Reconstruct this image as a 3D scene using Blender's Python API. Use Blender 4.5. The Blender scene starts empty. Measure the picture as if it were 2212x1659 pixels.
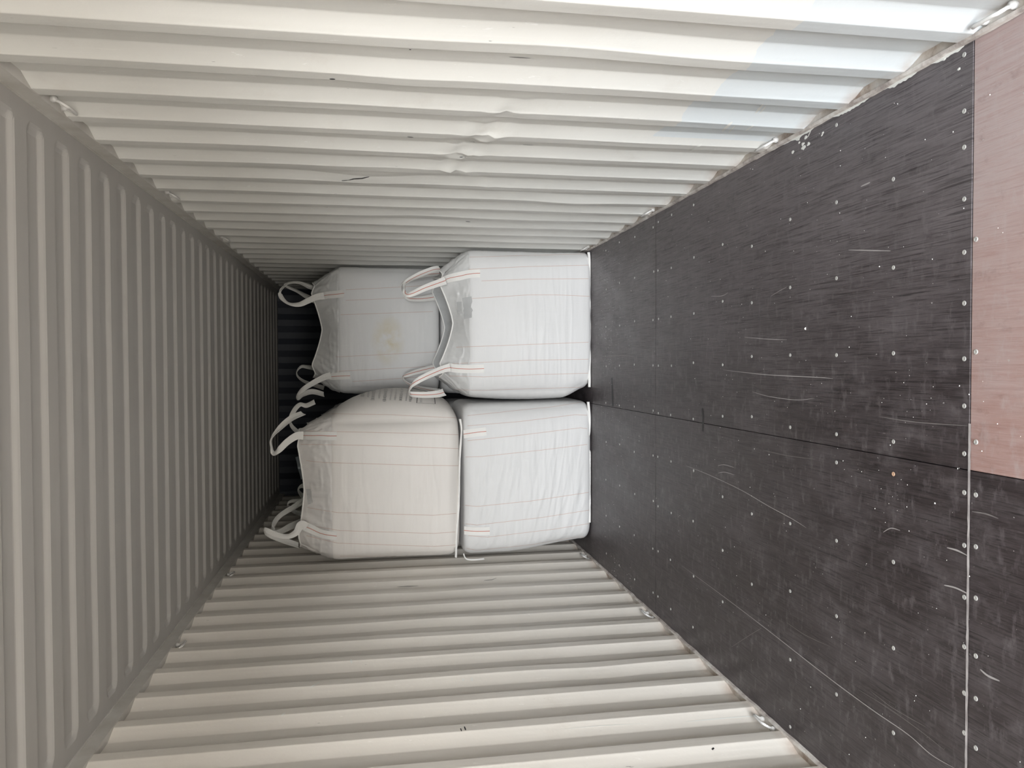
import bpy, math, random
from mathutils import Vector, Matrix, noise
from mathutils.bvhtree import BVHTree

C = bpy.context.scene.collection
SC = bpy.context.scene
PI = math.pi

# ------------------------------------------------------------------ camera
FPX, PITCH, YAW, ROLL, HC = 1674.25, 0.16960, 0.02447, -0.00757, 1.58462
XR, XL, HT = 0.8808, -1.4692, 2.662           # inner faces of the side walls, underside of the top rails
YD, YE = -2.9, 9.25                           # doorway behind the camera, blind end wall
cy_, sy_, cp_, sp_ = math.cos(YAW), math.sin(YAW), math.cos(PITCH), math.sin(PITCH)
FWD = Vector((-sy_ * cp_, cy_ * cp_, -sp_))
RT = Vector((cy_, sy_, 0))
UP = RT.cross(FWD)
# the phone was held sideways: picture right is down in the container, picture top is its right wall
IX = (-UP) * math.cos(ROLL) + RT * math.sin(ROLL)
IY = UP * math.sin(ROLL) + RT * math.cos(ROLL)
EYE = Vector((0, 0, HC))
cam = bpy.data.cameras.new('camera')
cam.sensor_fit = 'HORIZONTAL'; cam.sensor_width = 36.0
cam.lens = FPX / 2212.0 * 36.0
cam.clip_start = 0.02; cam.clip_end = 200
camo = bpy.data.objects.new('camera', cam); C.objects.link(camo)
m = Matrix.Identity(4)
for i in range(3):
    m[i][0] = IX[i]; m[i][1] = IY[i]; m[i][2] = -FWD[i]; m[i][3] = EYE[i]
camo.matrix_world = m
SC.camera = camo

def ray(px, py):
    return (FWD + IX * ((px - 1106.0) / FPX) + IY * ((829.5 - py) / FPX))

def at(px, py, axis, val):
    """the point where the sight line through a spot of the photograph meets an axis-aligned plane"""
    d = ray(px, py)
    return EYE + d * ((val - EYE[axis]) / d[axis])

# ------------------------------------------------------------------ daylight through the open doors
w = bpy.data.worlds.new('daylight'); SC.world = w; w.use_nodes = True
nt = w.node_tree; nt.nodes.clear()
tc = nt.nodes.new('ShaderNodeTexCoord'); sx = nt.nodes.new('ShaderNodeSeparateXYZ')
rmp = nt.nodes.new('ShaderNodeValToRGB'); bg = nt.nodes.new('ShaderNodeBackground'); ow = nt.nodes.new('ShaderNodeOutputWorld')
mp = nt.nodes.new('ShaderNodeMapRange'); mp.inputs[1].default_value = -1; mp.inputs[2].default_value = 1
nt.links.new(tc.outputs['Generated'], sx.inputs[0]); nt.links.new(sx.outputs[2], mp.inputs[0])
nt.links.new(mp.outputs[0], rmp.inputs[0]); nt.links.new(rmp.outputs[0], bg.inputs[0]); nt.links.new(bg.outputs[0], ow.inputs[0])
cr = rmp.color_ramp
cr.elements[0].position = 0.0; cr.elements[0].color = (0.24, 0.225, 0.205, 1)      # sunlit concrete yard
cr.elements[1].position = 1.0; cr.elements[1].color = (0.36, 0.42, 0.50, 1)
for p_, c_ in ((0.435, (0.24, 0.225, 0.205, 1)), (0.46, (0.025, 0.027, 0.025, 1)), (0.516, (0.025, 0.03, 0.027, 1)), (0.535, (0.96, 0.98, 1.0, 1)), (0.565, (0.98, 0.99, 1.0, 1)), (0.60, (0.50, 0.53, 0.57, 1))):  # dark horizon band is added to keep daylight off the far end
    e = cr.elements.new(p_); e.color = c_
bg.inputs[1].default_value = 60.0
SC.view_settings.view_transform = 'Standard'; SC.view_settings.look = 'None'
SC.view_settings.gamma = 1; SC.view_settings.use_curve_mapping = False
SC.view_settings.exposure = 0.0
pl = bpy.data.lights.new('doorway_daylight', 'AREA'); pl.shape = 'RECTANGLE'; pl.size = 2.33; pl.size_y = 2.55
pl.cycles.is_portal = True
plo = bpy.data.objects.new('doorway_daylight', pl); C.objects.link(plo)
plo.location = ((XR + XL) / 2, YD + 0.02, 1.29); plo.rotation_euler = (PI / 2, 0, 0)   # opens along +Y
SC.cycles.use_adaptive_sampling = True; SC.cycles.adaptive_threshold = 0.03
SC.cycles.max_bounces = 8; SC.cycles.diffuse_bounces = 4; SC.cycles.glossy_bounces = 4
SC.cycles.use_denoising = True
SC.cycles.caustics_reflective = False; SC.cycles.caustics_refractive = False

# ------------------------------------------------------------------ helpers
def obj(name, verts, faces, mat=None, parent=None, smooth=False, uv=None, mats=None, fm=None):
    me = bpy.data.meshes.new(name)
    off = parent_loc(parent)
    me.from_pydata([Vector(v) - off for v in verts], [], faces)
    if mats:
        for k in mats: me.materials.append(k)
        if fm: me.polygons.foreach_set('material_index', fm)
    elif mat: me.materials.append(mat)
    if smooth: me.polygons.foreach_set('use_smooth', [True] * len(me.polygons))
    me.update()
    o = bpy.data.objects.new(name, me); C.objects.link(o)
    if parent: o.parent = parent
    return o

def parent_loc(p):
    v = Vector((0, 0, 0))
    while p is not None:
        v += p.location; p = p.parent
    return v

def kind(o, k='structure', label=None):
    o['kind'] = k
    if label: o['label'] = label
    return o

def box(x0, x1, y0, y1, z0, z1, bev=0.0):
    if bev <= 0:
        v = [(x, y, z) for x in (x0, x1) for y in (y0, y1) for z in (z0, z1)]
        return v, [(0, 1, 3, 2), (4, 6, 7, 5), (0, 4, 5, 1), (2, 3, 7, 6), (0, 2, 6, 4), (1, 5, 7, 3)]
    b = bev
    v = [(x0, y0, z0), (x1, y0, z0), (x1, y1, z0), (x0, y1, z0),
         (x0, y0, z1 - b), (x1, y0, z1 - b), (x1, y1, z1 - b), (x0, y1, z1 - b),
         (x0 + b, y0 + b, z1), (x1 - b, y0 + b, z1), (x1 - b, y1 - b, z1), (x0 + b, y1 - b, z1)]
    f = [(3, 2, 1, 0)]
    for k in range(4):
        n = (k + 1) % 4
        f += [(k, n, 4 + n, 4 + k), (4 + k, 4 + n, 8 + n, 8 + k)]
    f.append((8, 9, 10, 11))
    return v, f

def tube(pts, r, seg=8, closed_ends=True):
    pts = [Vector(p) for p in pts]; v = []; f = []
    n0 = None
    for i, p in enumerate(pts):
        t = (pts[min(i + 1, len(pts) - 1)] - pts[max(i - 1, 0)]).normalized()
        if n0 is None:
            n0 = t.orthogonal().normalized()
        n0 = (n0 - t * n0.dot(t)).normalized(); b = t.cross(n0)
        rr = r[i] if isinstance(r, (list, tuple)) else r
        for k in range(seg):
            a = 2 * PI * k / seg
            v.append(p + (n0 * math.cos(a) + b * math.sin(a)) * rr)
    for i in range(len(pts) - 1):
        for k in range(seg):
            k2 = (k + 1) % seg
            f.append((i * seg + k, i * seg + k2, (i + 1) * seg + k2, (i + 1) * seg + k))
    if closed_ends:
        f.append(tuple(range(seg))[::-1]); f.append(tuple((len(pts) - 1) * seg + k for k in range(seg)))
    return v, f

def catmull(pts, n=8):
    out = []
    P = [pts[0]] + list(pts) + [pts[-1]]
    for i in range(1, len(P) - 2):
        for k in range(n):
            t = k / n
            a, b, c, d = P[i - 1], P[i], P[i + 1], P[i + 2]
            out.append(tuple(0.5 * ((2 * b[j]) + (-a[j] + c[j]) * t + (2 * a[j] - 5 * b[j] + 4 * c[j] - d[j]) * t * t + (-a[j] + 3 * b[j] - 3 * c[j] + d[j]) * t ** 3) for j in range(len(b))))
    out.append(tuple(P[-2]))
    return out

def merge(*vf):
    V = []; F = []
    for v, f in vf:
        o = len(V); V += list(v); F += [tuple(i + o for i in q) for q in f]
    return V, F

# ------------------------------------------------------------------ materials
def mat(name, col, rough=0.5, **kw):
    M = bpy.data.materials.new(name); M.use_nodes = True
    b = M.node_tree.nodes['Principled BSDF']
    b.inputs['Base Color'].default_value = (*col, 1); b.inputs['Roughness'].default_value = rough
    for k, v in kw.items(): b.inputs[k].default_value = v
    return M

class N:
    """small node helper"""
    def __init__(s, M): s.t = M.node_tree; s.b = s.t.nodes['Principled BSDF']; s.M = M
    def n(s, typ, **kw):
        x = s.t.nodes.new(typ)
        for k, v in kw.items(): setattr(x, k, v)
        return x
    def l(s, a, b): s.t.links.new(a, b)
    def coord(s, scale=(1, 1, 1), rot=(0, 0, 0)):
        tc = s.n('ShaderNodeTexCoord'); m = s.n('ShaderNodeMapping'); s.l(tc.outputs['Object'], m.inputs[0])
        m.inputs['Scale'].default_value = scale; m.inputs['Rotation'].default_value = rot
        return m.outputs[0]
    def noise(s, co, scale, detail=4, rough=0.55, dist=0.0):
        x = s.n('ShaderNodeTexNoise'); s.l(co, x.inputs['Vector']); x.inputs['Scale'].default_value = scale
        x.inputs['Detail'].default_value = detail; x.inputs['Roughness'].default_value = rough; x.inputs['Distortion'].default_value = dist
        return x.outputs[0]
    def ramp(s, f, *stops):
        x = s.n('ShaderNodeValToRGB'); s.l(f, x.inputs[0]); e = x.color_ramp.elements
        e[0].position, e[0].color = stops[0][0], (*[stops[0][1]] * 3, 1) if not isinstance(stops[0][1], tuple) else (*stops[0][1], 1)
        e[1].position, e[1].color = stops[-1][0], (*[stops[-1][1]] * 3, 1) if not isinstance(stops[-1][1], tuple) else (*stops[-1][1], 1)
        for p, c in stops[1:-1]:
            q = e.new(p); q.color = (*[c] * 3, 1) if not isinstance(c, tuple) else (*c, 1)
        return x.outputs[0]
    def mix(s, fac, a, b, mode='MIX'):
        x = s.n('ShaderNodeMix', data_type='RGBA', blend_type=mode)
        for sock, v in ((x.inputs[0], fac), (x.inputs[6], a), (x.inputs[7], b)):
            if isinstance(v, (int, float)): sock.default_value = v
            elif isinstance(v, tuple): sock.default_value = (*v, 1)
            else: s.l(v, sock)
        return x.outputs[2]
    def math(s, op, a, b=None, clamp=False):
        x = s.n('ShaderNodeMath', operation=op); x.use_clamp = clamp
        for i, v in enumerate((a, b)):
            if v is None: continue
            if isinstance(v, (int, float)): x.inputs[i].default_value = v
            else: s.l(v, x.inputs[i])
        return x.outputs[0]
    def bump(s, h, strength, dist=0.01, normal=None):
        x = s.n('ShaderNodeBump'); s.l(h, x.inputs['Height']); x.inputs['Strength'].default_value = strength; x.inputs['Distance'].default_value = dist
        if normal is not None: s.l(normal, x.inputs['Normal'])
        return x.outputs[0]
    def color(s, c): s.l(c, s.b.inputs['Base Color'])
    def rough(s, c): s.l(c, s.b.inputs['Roughness'])
    def normal(s, c): s.l(c, s.b.inputs['Normal'])

def wall_paint(name, patch=False, warm=False):
    M = mat(name, (0.6, 0.6, 0.56), 0.48); k = N(M)
    co = k.coord(); tall = k.coord((6, 6, 0.6))
    base = k.ramp(k.noise(co, 0.7, 3), (0.35, (0.69, 0.685, 0.65)), (0.65, (0.75, 0.745, 0.71)))
    c = k.mix(k.ramp(k.noise(co, 5, 6, 0.65), (0.60, 0.0), (0.8, 0.35)), base, (0.58, 0.54, 0.49))
    # long rubbed lines running up the sheet, pale scuffs, small dark chips
    c = k.mix(k.ramp(k.noise(k.coord((30, 60, 1.6)), 1.0, 5, 0.7), (0.60, 0.0), (0.72, 0.55)), c, (0.80, 0.80, 0.77))
    c = k.mix(k.ramp(k.noise(k.coord((20, 26, 9), (0.5, 0, 0)), 1.3, 4, 0.75), (0.665, 0.0), (0.70, 0.75)), c, (0.84, 0.84, 0.82))
    c = k.mix(k.ramp(k.noise(k.coord((60, 90, 10)), 1.1, 3, 0.6), (0.745, 0.0), (0.77, 0.8)), c, (0.16, 0.155, 0.16))
    if patch:      # the lower strip near the doors was repainted a cleaner, bluish white
        tc = k.n('ShaderNodeTexCoord'); s3 = k.n('ShaderNodeSeparateXYZ'); k.l(tc.outputs['Object'], s3.inputs[0])
        edge = k.math('ADD', s3.outputs[2], k.math('MULTIPLY', k.math('SUBTRACT', k.noise(co, 6, 5), 0.5), 0.10))
        a = k.math('LESS_THAN', edge, 0.50)
        b = k.math('LESS_THAN', s3.outputs[1], 2.93)
        c = k.mix(k.math('MULTIPLY', a, b), c, k.mix(0.15, (0.635, 0.68, 0.70), c))
    # grime near the floor
    tc2 = k.n('ShaderNodeTexCoord'); s4 = k.n('ShaderNodeSeparateXYZ'); k.l(tc2.outputs['Object'], s4.inputs[0])
    low = k.math('SUBTRACT', 1.0, k.math('MULTIPLY', s4.outputs[2], 16.0), clamp=True)
    c = k.mix(k.math('MULTIPLY', low, k.ramp(k.noise(co, 9, 4), (0.4, 0.0), (0.62, 0.8))), c, (0.42, 0.34, 0.29))
    if warm: c = k.mix(1.0, c, (1.04, 0.99, 0.95), 'MULTIPLY')
    k.color(c)
    k.rough(k.ramp(k.noise(co, 3, 4), (0.3, 0.38), (0.7, 0.6)))
    k.normal(k.bump(k.noise(tall, 1.0, 3), 0.25, 0.02, k.bump(k.noise(co, 45, 4), 0.12, 0.004)))
    return M

M_WALL = wall_paint('wall_paint', warm=True); M_WALLR = wall_paint('wall_paint_patched', True)
M_ROOF = mat('roof_paint', (0.52, 0.51, 0.48), 0.5); _k = N(M_ROOF)
_k.color(_k.mix(_k.ramp(_k.noise(_k.coord((0.5, 6, 1)), 2.2, 4), (0.35, 0.0), (0.7, 0.5)), (0.43, 0.418, 0.395), (0.475, 0.463, 0.44)))
_k.normal(_k.bump(_k.noise(_k.coord(), 3, 3), 0.15, 0.02))
M_RAIL = mat('rail_paint', (0.56, 0.55, 0.51), 0.5); _k = N(M_RAIL)
_k.color(_k.ramp(_k.noise(_k.coord(), 8, 5), (0.35, (0.50, 0.48, 0.44)), (0.65, (0.60, 0.585, 0.55))))
M_LEDGE = mat('ledge_paint', (0.5, 0.45, 0.4), 0.6); _k = N(M_LEDGE)
_k.color(_k.ramp(_k.noise(_k.coord(), 7, 6, 0.65), (0.33, (0.30, 0.22, 0.17)), (0.45, (0.52, 0.46, 0.40)), (0.62, (0.64, 0.61, 0.57)), (0.75, (0.74, 0.73, 0.71))))
_k.normal(_k.bump(_k.noise(_k.coord(), 30, 5), 0.3, 0.004))
M_EDGE = mat('edge_sealant', (0.45, 0.41, 0.38), 0.55); _k = N(M_EDGE)
_k.color(_k.ramp(_k.noise(_k.coord(), 12, 6, 0.7), (0.35, (0.28, 0.24, 0.22)), (0.5, (0.50, 0.455, 0.42)), (0.7, (0.68, 0.66, 0.62))))
M_RING = mat('ring_paint', (0.62, 0.61, 0.59), 0.4)
M_WHITE = mat('spilled_paint', (0.74, 0.74, 0.70), 0.4)
M_DEBRIS = mat('pale_crumbs', (0.85, 0.84, 0.80), 0.6)
M_SCR = mat('scratch', (0.36, 0.34, 0.33), 0.6)
M_SCRF = mat('faint_scratch', (0.17, 0.155, 0.15), 0.55)
M_DARK = mat('dark_mark', (0.016, 0.015, 0.016), 0.5)
M_FILL = mat('joint_filler', (0.42, 0.39, 0.38), 0.6); _k = N(M_FILL)
_k.color(_k.ramp(_k.noise(_k.coord(), 14, 5), (0.35, (0.30, 0.275, 0.27)), (0.65, (0.50, 0.47, 0.46))))
M_SCREW = mat('screw_head', (0.47, 0.465, 0.44), 0.45, Metallic=0.25)
M_SCREWT = mat('screw_head_rusty', (0.52, 0.33, 0.22), 0.55)

def floor_mat(name, c0, c1, smear, gloss, grain=1.0):
    M = mat(name, c0, 0.4); k = N(M)
    co = k.coord()
    g = k.noise(k.coord((60, 3.2, 1)), 1.5, 7, 0.75, 1.2)            # grain of the veneer, lengthways
    g2 = k.noise(k.coord((230, 5.0, 1)), 1.0, 4, 0.6, 0.7)
    cl = k.noise(k.coord((2.2, 1.0, 1)), 2.6, 6, 0.65)                # dusty smears
    c = k.mix(k.ramp(g, (0.34, 0.0), (0.66, 1.0)), c0, c1)
    c = k.mix(k.ramp(cl, (0.44, 0.0), (0.74, 0.5)), c, smear)
    # boards turn paler towards the creased wall
    tcx = k.n('ShaderNodeTexCoord'); sxx = k.n('ShaderNodeSeparateXYZ'); k.l(tcx.outputs['Object'], sxx.inputs[0])
    gx = k.math('ADD', sxx.outputs[0], k.math('MULTIPLY', k.noise(co, 2.2, 5), 0.9))
    side_pale = k.math('MULTIPLY', k.ramp(gx, (0.25, 0.0), (1.25, 1.0)), k.ramp(g, (0.34, 0.40), (0.62, 0.85)))
    c = k.mix(side_pale, c, smear)
    c = k.mix(k.ramp(g2, (0.37, 0.65 * grain), (0.48, 0.0)), c, tuple(v * 0.5 for v in c0))
    mo = k.noise(k.coord((9, 5, 1)), 1.6, 6, 0.7)                     # mottled wear
    c = k.mix(k.ramp(mo, (0.54, 0.0), (0.72, 0.42)), c, smear)
    c = k.mix(k.ramp(mo, (0.30, 0.45), (0.42, 0.0)), c, tuple(v * 0.5 for v in c0))
    ac = k.noise(k.coord((13, 30, 1)), 1.0, 5, 0.65)                  # short rub marks lying crossways
    c = k.mix(k.ramp(ac, (0.54, 0.0), (0.72, 0.6)), c, smear)
    sc = k.noise(k.coord((75, 4, 1), (0, 0, 0.10)), 1.0, 5, 0.75)
    c = k.mix(k.ramp(sc, (0.685, 0.0), (0.73, 0.55)), c, tuple(min(1, v * 2.2) for v in smear))
    sp = k.noise(co, 75, 2, 0.5)
    c = k.mix(k.ramp(sp, (0.735, 0.0), (0.765, 0.75)), c, (0.42, 0.41, 0.40))
    k.color(c)
    k.rough(k.ramp(cl, (0.35, gloss), (0.7, gloss + 0.16)))
    k.b.inputs['Specular IOR Level'].default_value = 0.55
    k.normal(k.bump(g2, 0.22, 0.003, k.bump(g, 0.18, 0.004)))
    return M
M_FLOOR = floor_mat('floor_film', (0.021, 0.0145, 0.0155), (0.058, 0.046, 0.048), (0.150, 0.132, 0.137), 0.35)
M_FLOOR2 = floor_mat('floor_film_worn', (0.32, 0.19, 0.165), (0.40, 0.275, 0.25), (0.41, 0.34, 0.33), 0.42, 0.25)

def fabric(name, col, rough=0.55, weave=0.25, tint=None):
    M = mat(name, col, rough); k = N(M)
    k.b.inputs['Sheen Weight'].default_value = 0.08
    co = k.coord()
    c = k.mix(k.ramp(k.noise(co, 1.6, 4), (0.4, 0.0), (0.75, 0.5)), col, tint or tuple(v * 0.93 for v in col))
    k.color(c)
    w1 = k.n('ShaderNodeTexWave', bands_direction='Z'); k.l(co, w1.inputs[0]); w1.inputs['Scale'].default_value = 90; w1.inputs['Distortion'].default_value = 1.2
    st = k.noise(k.coord((9, 9, 60)), 1.0, 5, 0.6)
    st2 = k.noise(k.coord((70, 70, 5)), 1.0, 4, 0.6)
    h = k.math('ADD', k.math('MULTIPLY', w1.outputs['Fac'], 0.15), k.math('ADD', k.math('MULTIPLY', st, 0.8), k.math('MULTIPLY', st2, 0.5)))
    k.normal(k.bump(h, weave, 0.006))
    k.rough(k.ramp(st2, (0.35, rough - 0.07), (0.65, rough + 0.1)))
    return M
M_BAG = fabric('woven_polypropylene', (0.73, 0.727, 0.72))
M_BAGSTAIN = fabric('woven_polypropylene_stained', (0.73, 0.727, 0.72)); _k = N(M_BAGSTAIN)
M_SKIRT = fabric('slack_fabric', (0.62, 0.62, 0.61), 0.36, 0.25)
M_SKIRTC = fabric('slack_fabric_warm', (0.69, 0.665, 0.64), 0.45, 0.2)
M_BAGC = fabric('woven_polypropylene_warm', (0.80, 0.765, 0.725))
M_COVER = fabric('top_cover_fabric', (0.50, 0.51, 0.51), 0.32, 0.2)
M_WEB = fabric('webbing', (0.84, 0.83, 0.80), 0.6, 0.35)
M_HEM = fabric('hem_fabric', (0.88, 0.87, 0.84), 0.55, 0.2)
M_RED = mat('red_thread', (0.56, 0.19, 0.13), 0.7)
M_PINK = mat('pale_red_thread', (0.60, 0.44, 0.38), 0.7)
M_INK = mat('grey_ink', (0.06, 0.06, 0.06), 0.6)
M_FILM = mat('clear_film', (0.62, 0.63, 0.63), 0.12); M_FILM.node_tree.nodes['Principled BSDF'].inputs['Alpha'].default_value = 0.45
M_POUCH = mat('grey_film', (0.30, 0.34, 0.37), 0.2); M_POUCH.node_tree.nodes['Principled BSDF'].inputs['Alpha'].default_value = 0.75

# ------------------------------------------------------------------ setting: side walls
PITCHW = 0.2812
PROF = [(0.0, 0.0), (0.060, 0.0), (0.064, 0.002), (0.116, 0.028), (0.121, 0.030), (0.208, 0.030), (0.213, 0.028), (0.276, 0.002)]

def dent_r(y, z):
    d = 0.0
    # crinkled crease running across the right wall
    t = (y - 2.62) / 1.1
    if -0.15 < t < 1.15:
        zc = 1.126 + (.15 * t / .8 if t < .8 else .15 - (t - .8) * .9)
        s = math.exp(-((z - zc) / 0.075) ** 2) * min(1, max(0, 1.25 - abs(t - 0.5) / 0.55))
        d += s * 0.022 * (noise.noise(Vector((y * 13, z * 24, 1.3))) + .5 * noise.noise(Vector((y * 31, z * 50, 2.3))))
    for (yc, zc, ry, rz, a) in ((3.74, 1.62, .10, .20, -.020), (3.86, 1.60, .10, .25, .010), (3.50, 1.5, .09, .16, .006), (2.45, 1.5, .12, .15, -.005),
                                (4.1, .55, .1, .2, -.010), (4.7, 1.35, .15, .25, .010), (2.1, 1.05, .12, .25, .007)):
        d += a * math.exp(-((y - yc) / ry) ** 2 - ((z - zc) / rz) ** 2)
    return d + 0.0035 * noise.noise(Vector((y * 2.1, z * 1.7, 5)))

def dent_l(y, z):
    d = 0.0
    for (yc, zc, ry, rz, a) in ((3.6, .55, .14, .2, .007), (4.4, 1.3, .12, .3, -.006), (5.0, 1.25, .1, .2, .006)):
        d += a * math.exp(-((y - yc) / ry) ** 2 - ((z - zc) / rz) ** 2)
    return d + 0.0025 * noise.noise(Vector((y * 1.9, z * 1.5, 9)))

def side_wall(name, X, sgn, y0, dent, material, label, PITCHW):
    ys = []
    k0 = int((YD - y0) / PITCHW) - 1
    y = k0
    while True:
        b = y0 + y * PITCHW
        if b > YE + .3: break
        for (a, d) in PROF:
            if YD <= b + a <= YE: ys.append((b + a, d))
        ys_mid = b + 0.165
        if YD <= ys_mid <= YE: ys.append((ys_mid, 0.030))
        for q in (0.004, 0.056, 0.068, 0.112, 0.125, 0.204, 0.217, 0.272, 0.02, 0.04, 0.077, 0.09, 0.103, 0.143, 0.187, 0.229, 0.245, 0.26):
            if YD <= b + q <= YE: ys.append((b + q, {0.004: 0, 0.056: 0, 0.068: 0.004, 0.112: 0.026, 0.125: 0.030, 0.204: 0.030, 0.217: 0.0264, 0.272: 0.0039, 0.02: 0, 0.04: 0, 0.077: 0.0085, 0.09: 0.015, 0.103: 0.0215, 0.143: 0.030, 0.187: 0.030, 0.229: 0.0216, 0.245: 0.0148, 0.26: 0.0086}[q]))
        y += 1
    ys.sort()
    nz = 110
    V = []; F = []
    for (yy, d) in ys:
        for j in range(nz + 1):
            z = 0.004 + (HT - 0.004) * j / nz
            V.append((X + sgn * (d + dent(yy, z)), yy, z))
    for i in range(len(ys) - 1):
        for j in range(nz):
            a = i * (nz + 1) + j; b = a + nz + 1
            F.append((a, b, b + 1, a + 1) if sgn < 0 else (a, a + 1, b + 1, b))
    return kind(obj(name, V, F, material, smooth=True), label=label)

wr = side_wall('wall_right', XR, 1, 2.132, dent_r, M_WALLR, 'cream painted corrugated steel side wall with crease and pale bluish repainted strip near the floor', .2795)
wl = side_wall('wall_left', XL, -1, 2.792, dent_l, M_WALL, 'cream painted corrugated steel side wall, straighter, opposite the creased one', .2803)

# small torn and chipped spots on the right wall, each a raised flake of dark bare steel
def wall_ray(o, px, py):
    me = o.data
    if 'bvh' not in CACHE.setdefault(o.name, {}):
        CACHE[o.name]['bvh'] = BVHTree.FromPolygons([v.co + o.location for v in me.vertices], [tuple(p.vertices) for p in me.polygons])
    return CACHE[o.name]['bvh'].ray_cast(EYE, ray(px, py).normalized())
CACHE = {}

def ribbon_on(o, pts, width, material, name, parent, off=0.003, taper=False, step=6.0, smooth=0, label=None):
    """a flat strip laid on the surface of o along the sight-line polyline pts"""
    path = []
    for i in range(len(pts) - 1):
        a, b = pts[i], pts[i + 1]
        n = max(1, int(math.hypot(b[0] - a[0], b[1] - a[1]) / step))
        for k in range(n): path.append((a[0] + (b[0] - a[0]) * k / n, a[1] + (b[1] - a[1]) * k / n))
    path.append(pts[-1])
    H = []
    for (px, py) in path:
        loc, nor, idx, dist = wall_ray(o, px, py)
        if loc is None: continue
        if nor.dot(EYE - loc) < 0: nor = -nor
        H.append((loc, nor))
    if len(H) < 2: return None
    for _ in range(smooth):
        H = [H[0]] + [((H[i - 1][0] + H[i][0] * 2 + H[i + 1][0]) / 4, (H[i - 1][1] + H[i][1] * 2 + H[i + 1][1]).normalized()) for i in range(1, len(H) - 1)] + [H[-1]]
    # drop jumps to other folds
    V = []; F = []
    L = len(H)
    for i, (p, n) in enumerate(H):
        t = (H[min(i + 1, L - 1)][0] - H[max(i - 1, 0)][0]).normalized()
        s = t.cross(n).normalized()
        wv = width * (0.5 if not taper else 0.5 * max(0.12, math.sin(PI * (i + .5) / L) ** .6))
        V += [p + n * off - s * wv, p + n * off + s * wv]
    for i in range(L - 1):
        F.append((2 * i, 2 * i + 1, 2 * i + 3, 2 * i + 2))
    r = obj(name, V, F, material, parent, smooth=True)
    if label: r['label'] = label
    return r

def ring_staple(X, sgn, y, z, parent, up=1):
    """welded lashing bar: a bent round bar with two feet"""
    x = X - sgn * 0.004; o = sgn * 0.022
    pts = [(x + o, y - .046, z), (x + o * .6, y - .046, z + .022 * up), (x + o * .2, y - .045, z + .036 * up), (x, y - .040, z + .043 * up), (x, y - .030, z + .046 * up),
           (x, y, z + .046 * up), (x, y + .030, z + .046 * up), (x, y + .040, z + .043 * up), (x + o * .2, y + .045, z + .036 * up), (x + o * .6, y + .046, z + .022 * up), (x + o, y + .046, z)]
    v, f = tube(pts, 0.0055, 8)
    r = obj('lashing_ring', v, f, M_RING, parent, smooth=True)
    # welded feet
    for dy in (-.046, .046):
        v, f = tube([(x + o, y + dy, z - .004 * up), (x + o, y + dy, z + .008 * up), (x + o, y + dy, z + .016 * up)], [.0125, .0115, .007], 8)
        obj('weld_foot', v, f, M_RING, r, smooth=True)
    return r

# bottom side rails: the ledge that shows in each hollow of the walls, and the sealed edge strip along the floor
def bottom_rail(name, X, sgn, label):
    v, f = box(min(X - sgn * .004, X + sgn * .06), max(X - sgn * .004, X + sgn * .06), YD, YE, -.08, .006)
    o = kind(obj(name, v, f, M_LEDGE), label=label)
    V = []; F = []; n = 400
    for i in range(n + 1):
        y = YD + (YE - YD) * i / n
        wv = 0.011 + 0.004 * noise.noise(Vector((y * 9, sgn, 0))) + .002 * noise.noise(Vector((y * 40, sgn, 3)))
        h = 0.011 + 0.002 * noise.noise(Vector((y * 25, 4, 0)))
        V += [(X - sgn * wv, y, .0005), (X - sgn * wv * .8, y, h), (X + sgn * .001, y, h + .002), (X + sgn * .006, y, .004)]
    for i in range(n):
        for j in range(3): F.append((4 * i + j, 4 * i + j + 1, 4 * i + 5 + j, 4 * i + 4 + j))
    obj('edge_strip', V, F, M_EDGE, o)
    return o
t1 = bottom_rail('trim_1', XR, 1, 'bottom side rail with dirty beige ledges in the hollows of the creased wall')
t2 = bottom_rail('trim_2', XL, -1, 'bottom side rail with dirty beige ledges below the straighter wall')
for y in (1.72, 2.90, 4.31, 5.72): ring_staple(XR, 1, y + .05, .008, t1)
for y in (1.50, 2.90, 4.31, 5.72): ring_staple(XL, -1, y + .05, .008, t2)

def top_rail(name, X, sgn, label):
    a, b = X - sgn * .006, X + sgn * .058
    v, f = box(min(a, b), max(a, b), YD, YE, HT, HT + .066)
    o = kind(obj(name, v, f, M_RAIL), label=label)
    v, f = box(min(a, a - sgn * .004), max(a, a - sgn * .004), YD, YE, HT + .054, HT + .0665)
    obj('weld_bead', v, f, M_RAIL, o)
    return o
t3 = top_rail('trim_3', XR, 1, 'square top side rail between the creased wall and the ribbed roof')
t4 = top_rail('trim_4', XL, -1, 'square top side rail between the straighter wall and the ribbed roof')
for y in (1.45, 2.86, 4.27, 5.68): ring_staple(XR, 1, y + .03, HT - .004, t3, -1)
for y in (1.45, 2.86, 4.27, 5.68): ring_staple(XL, -1, y + .03, HT - .004, t4, -1)

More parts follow.
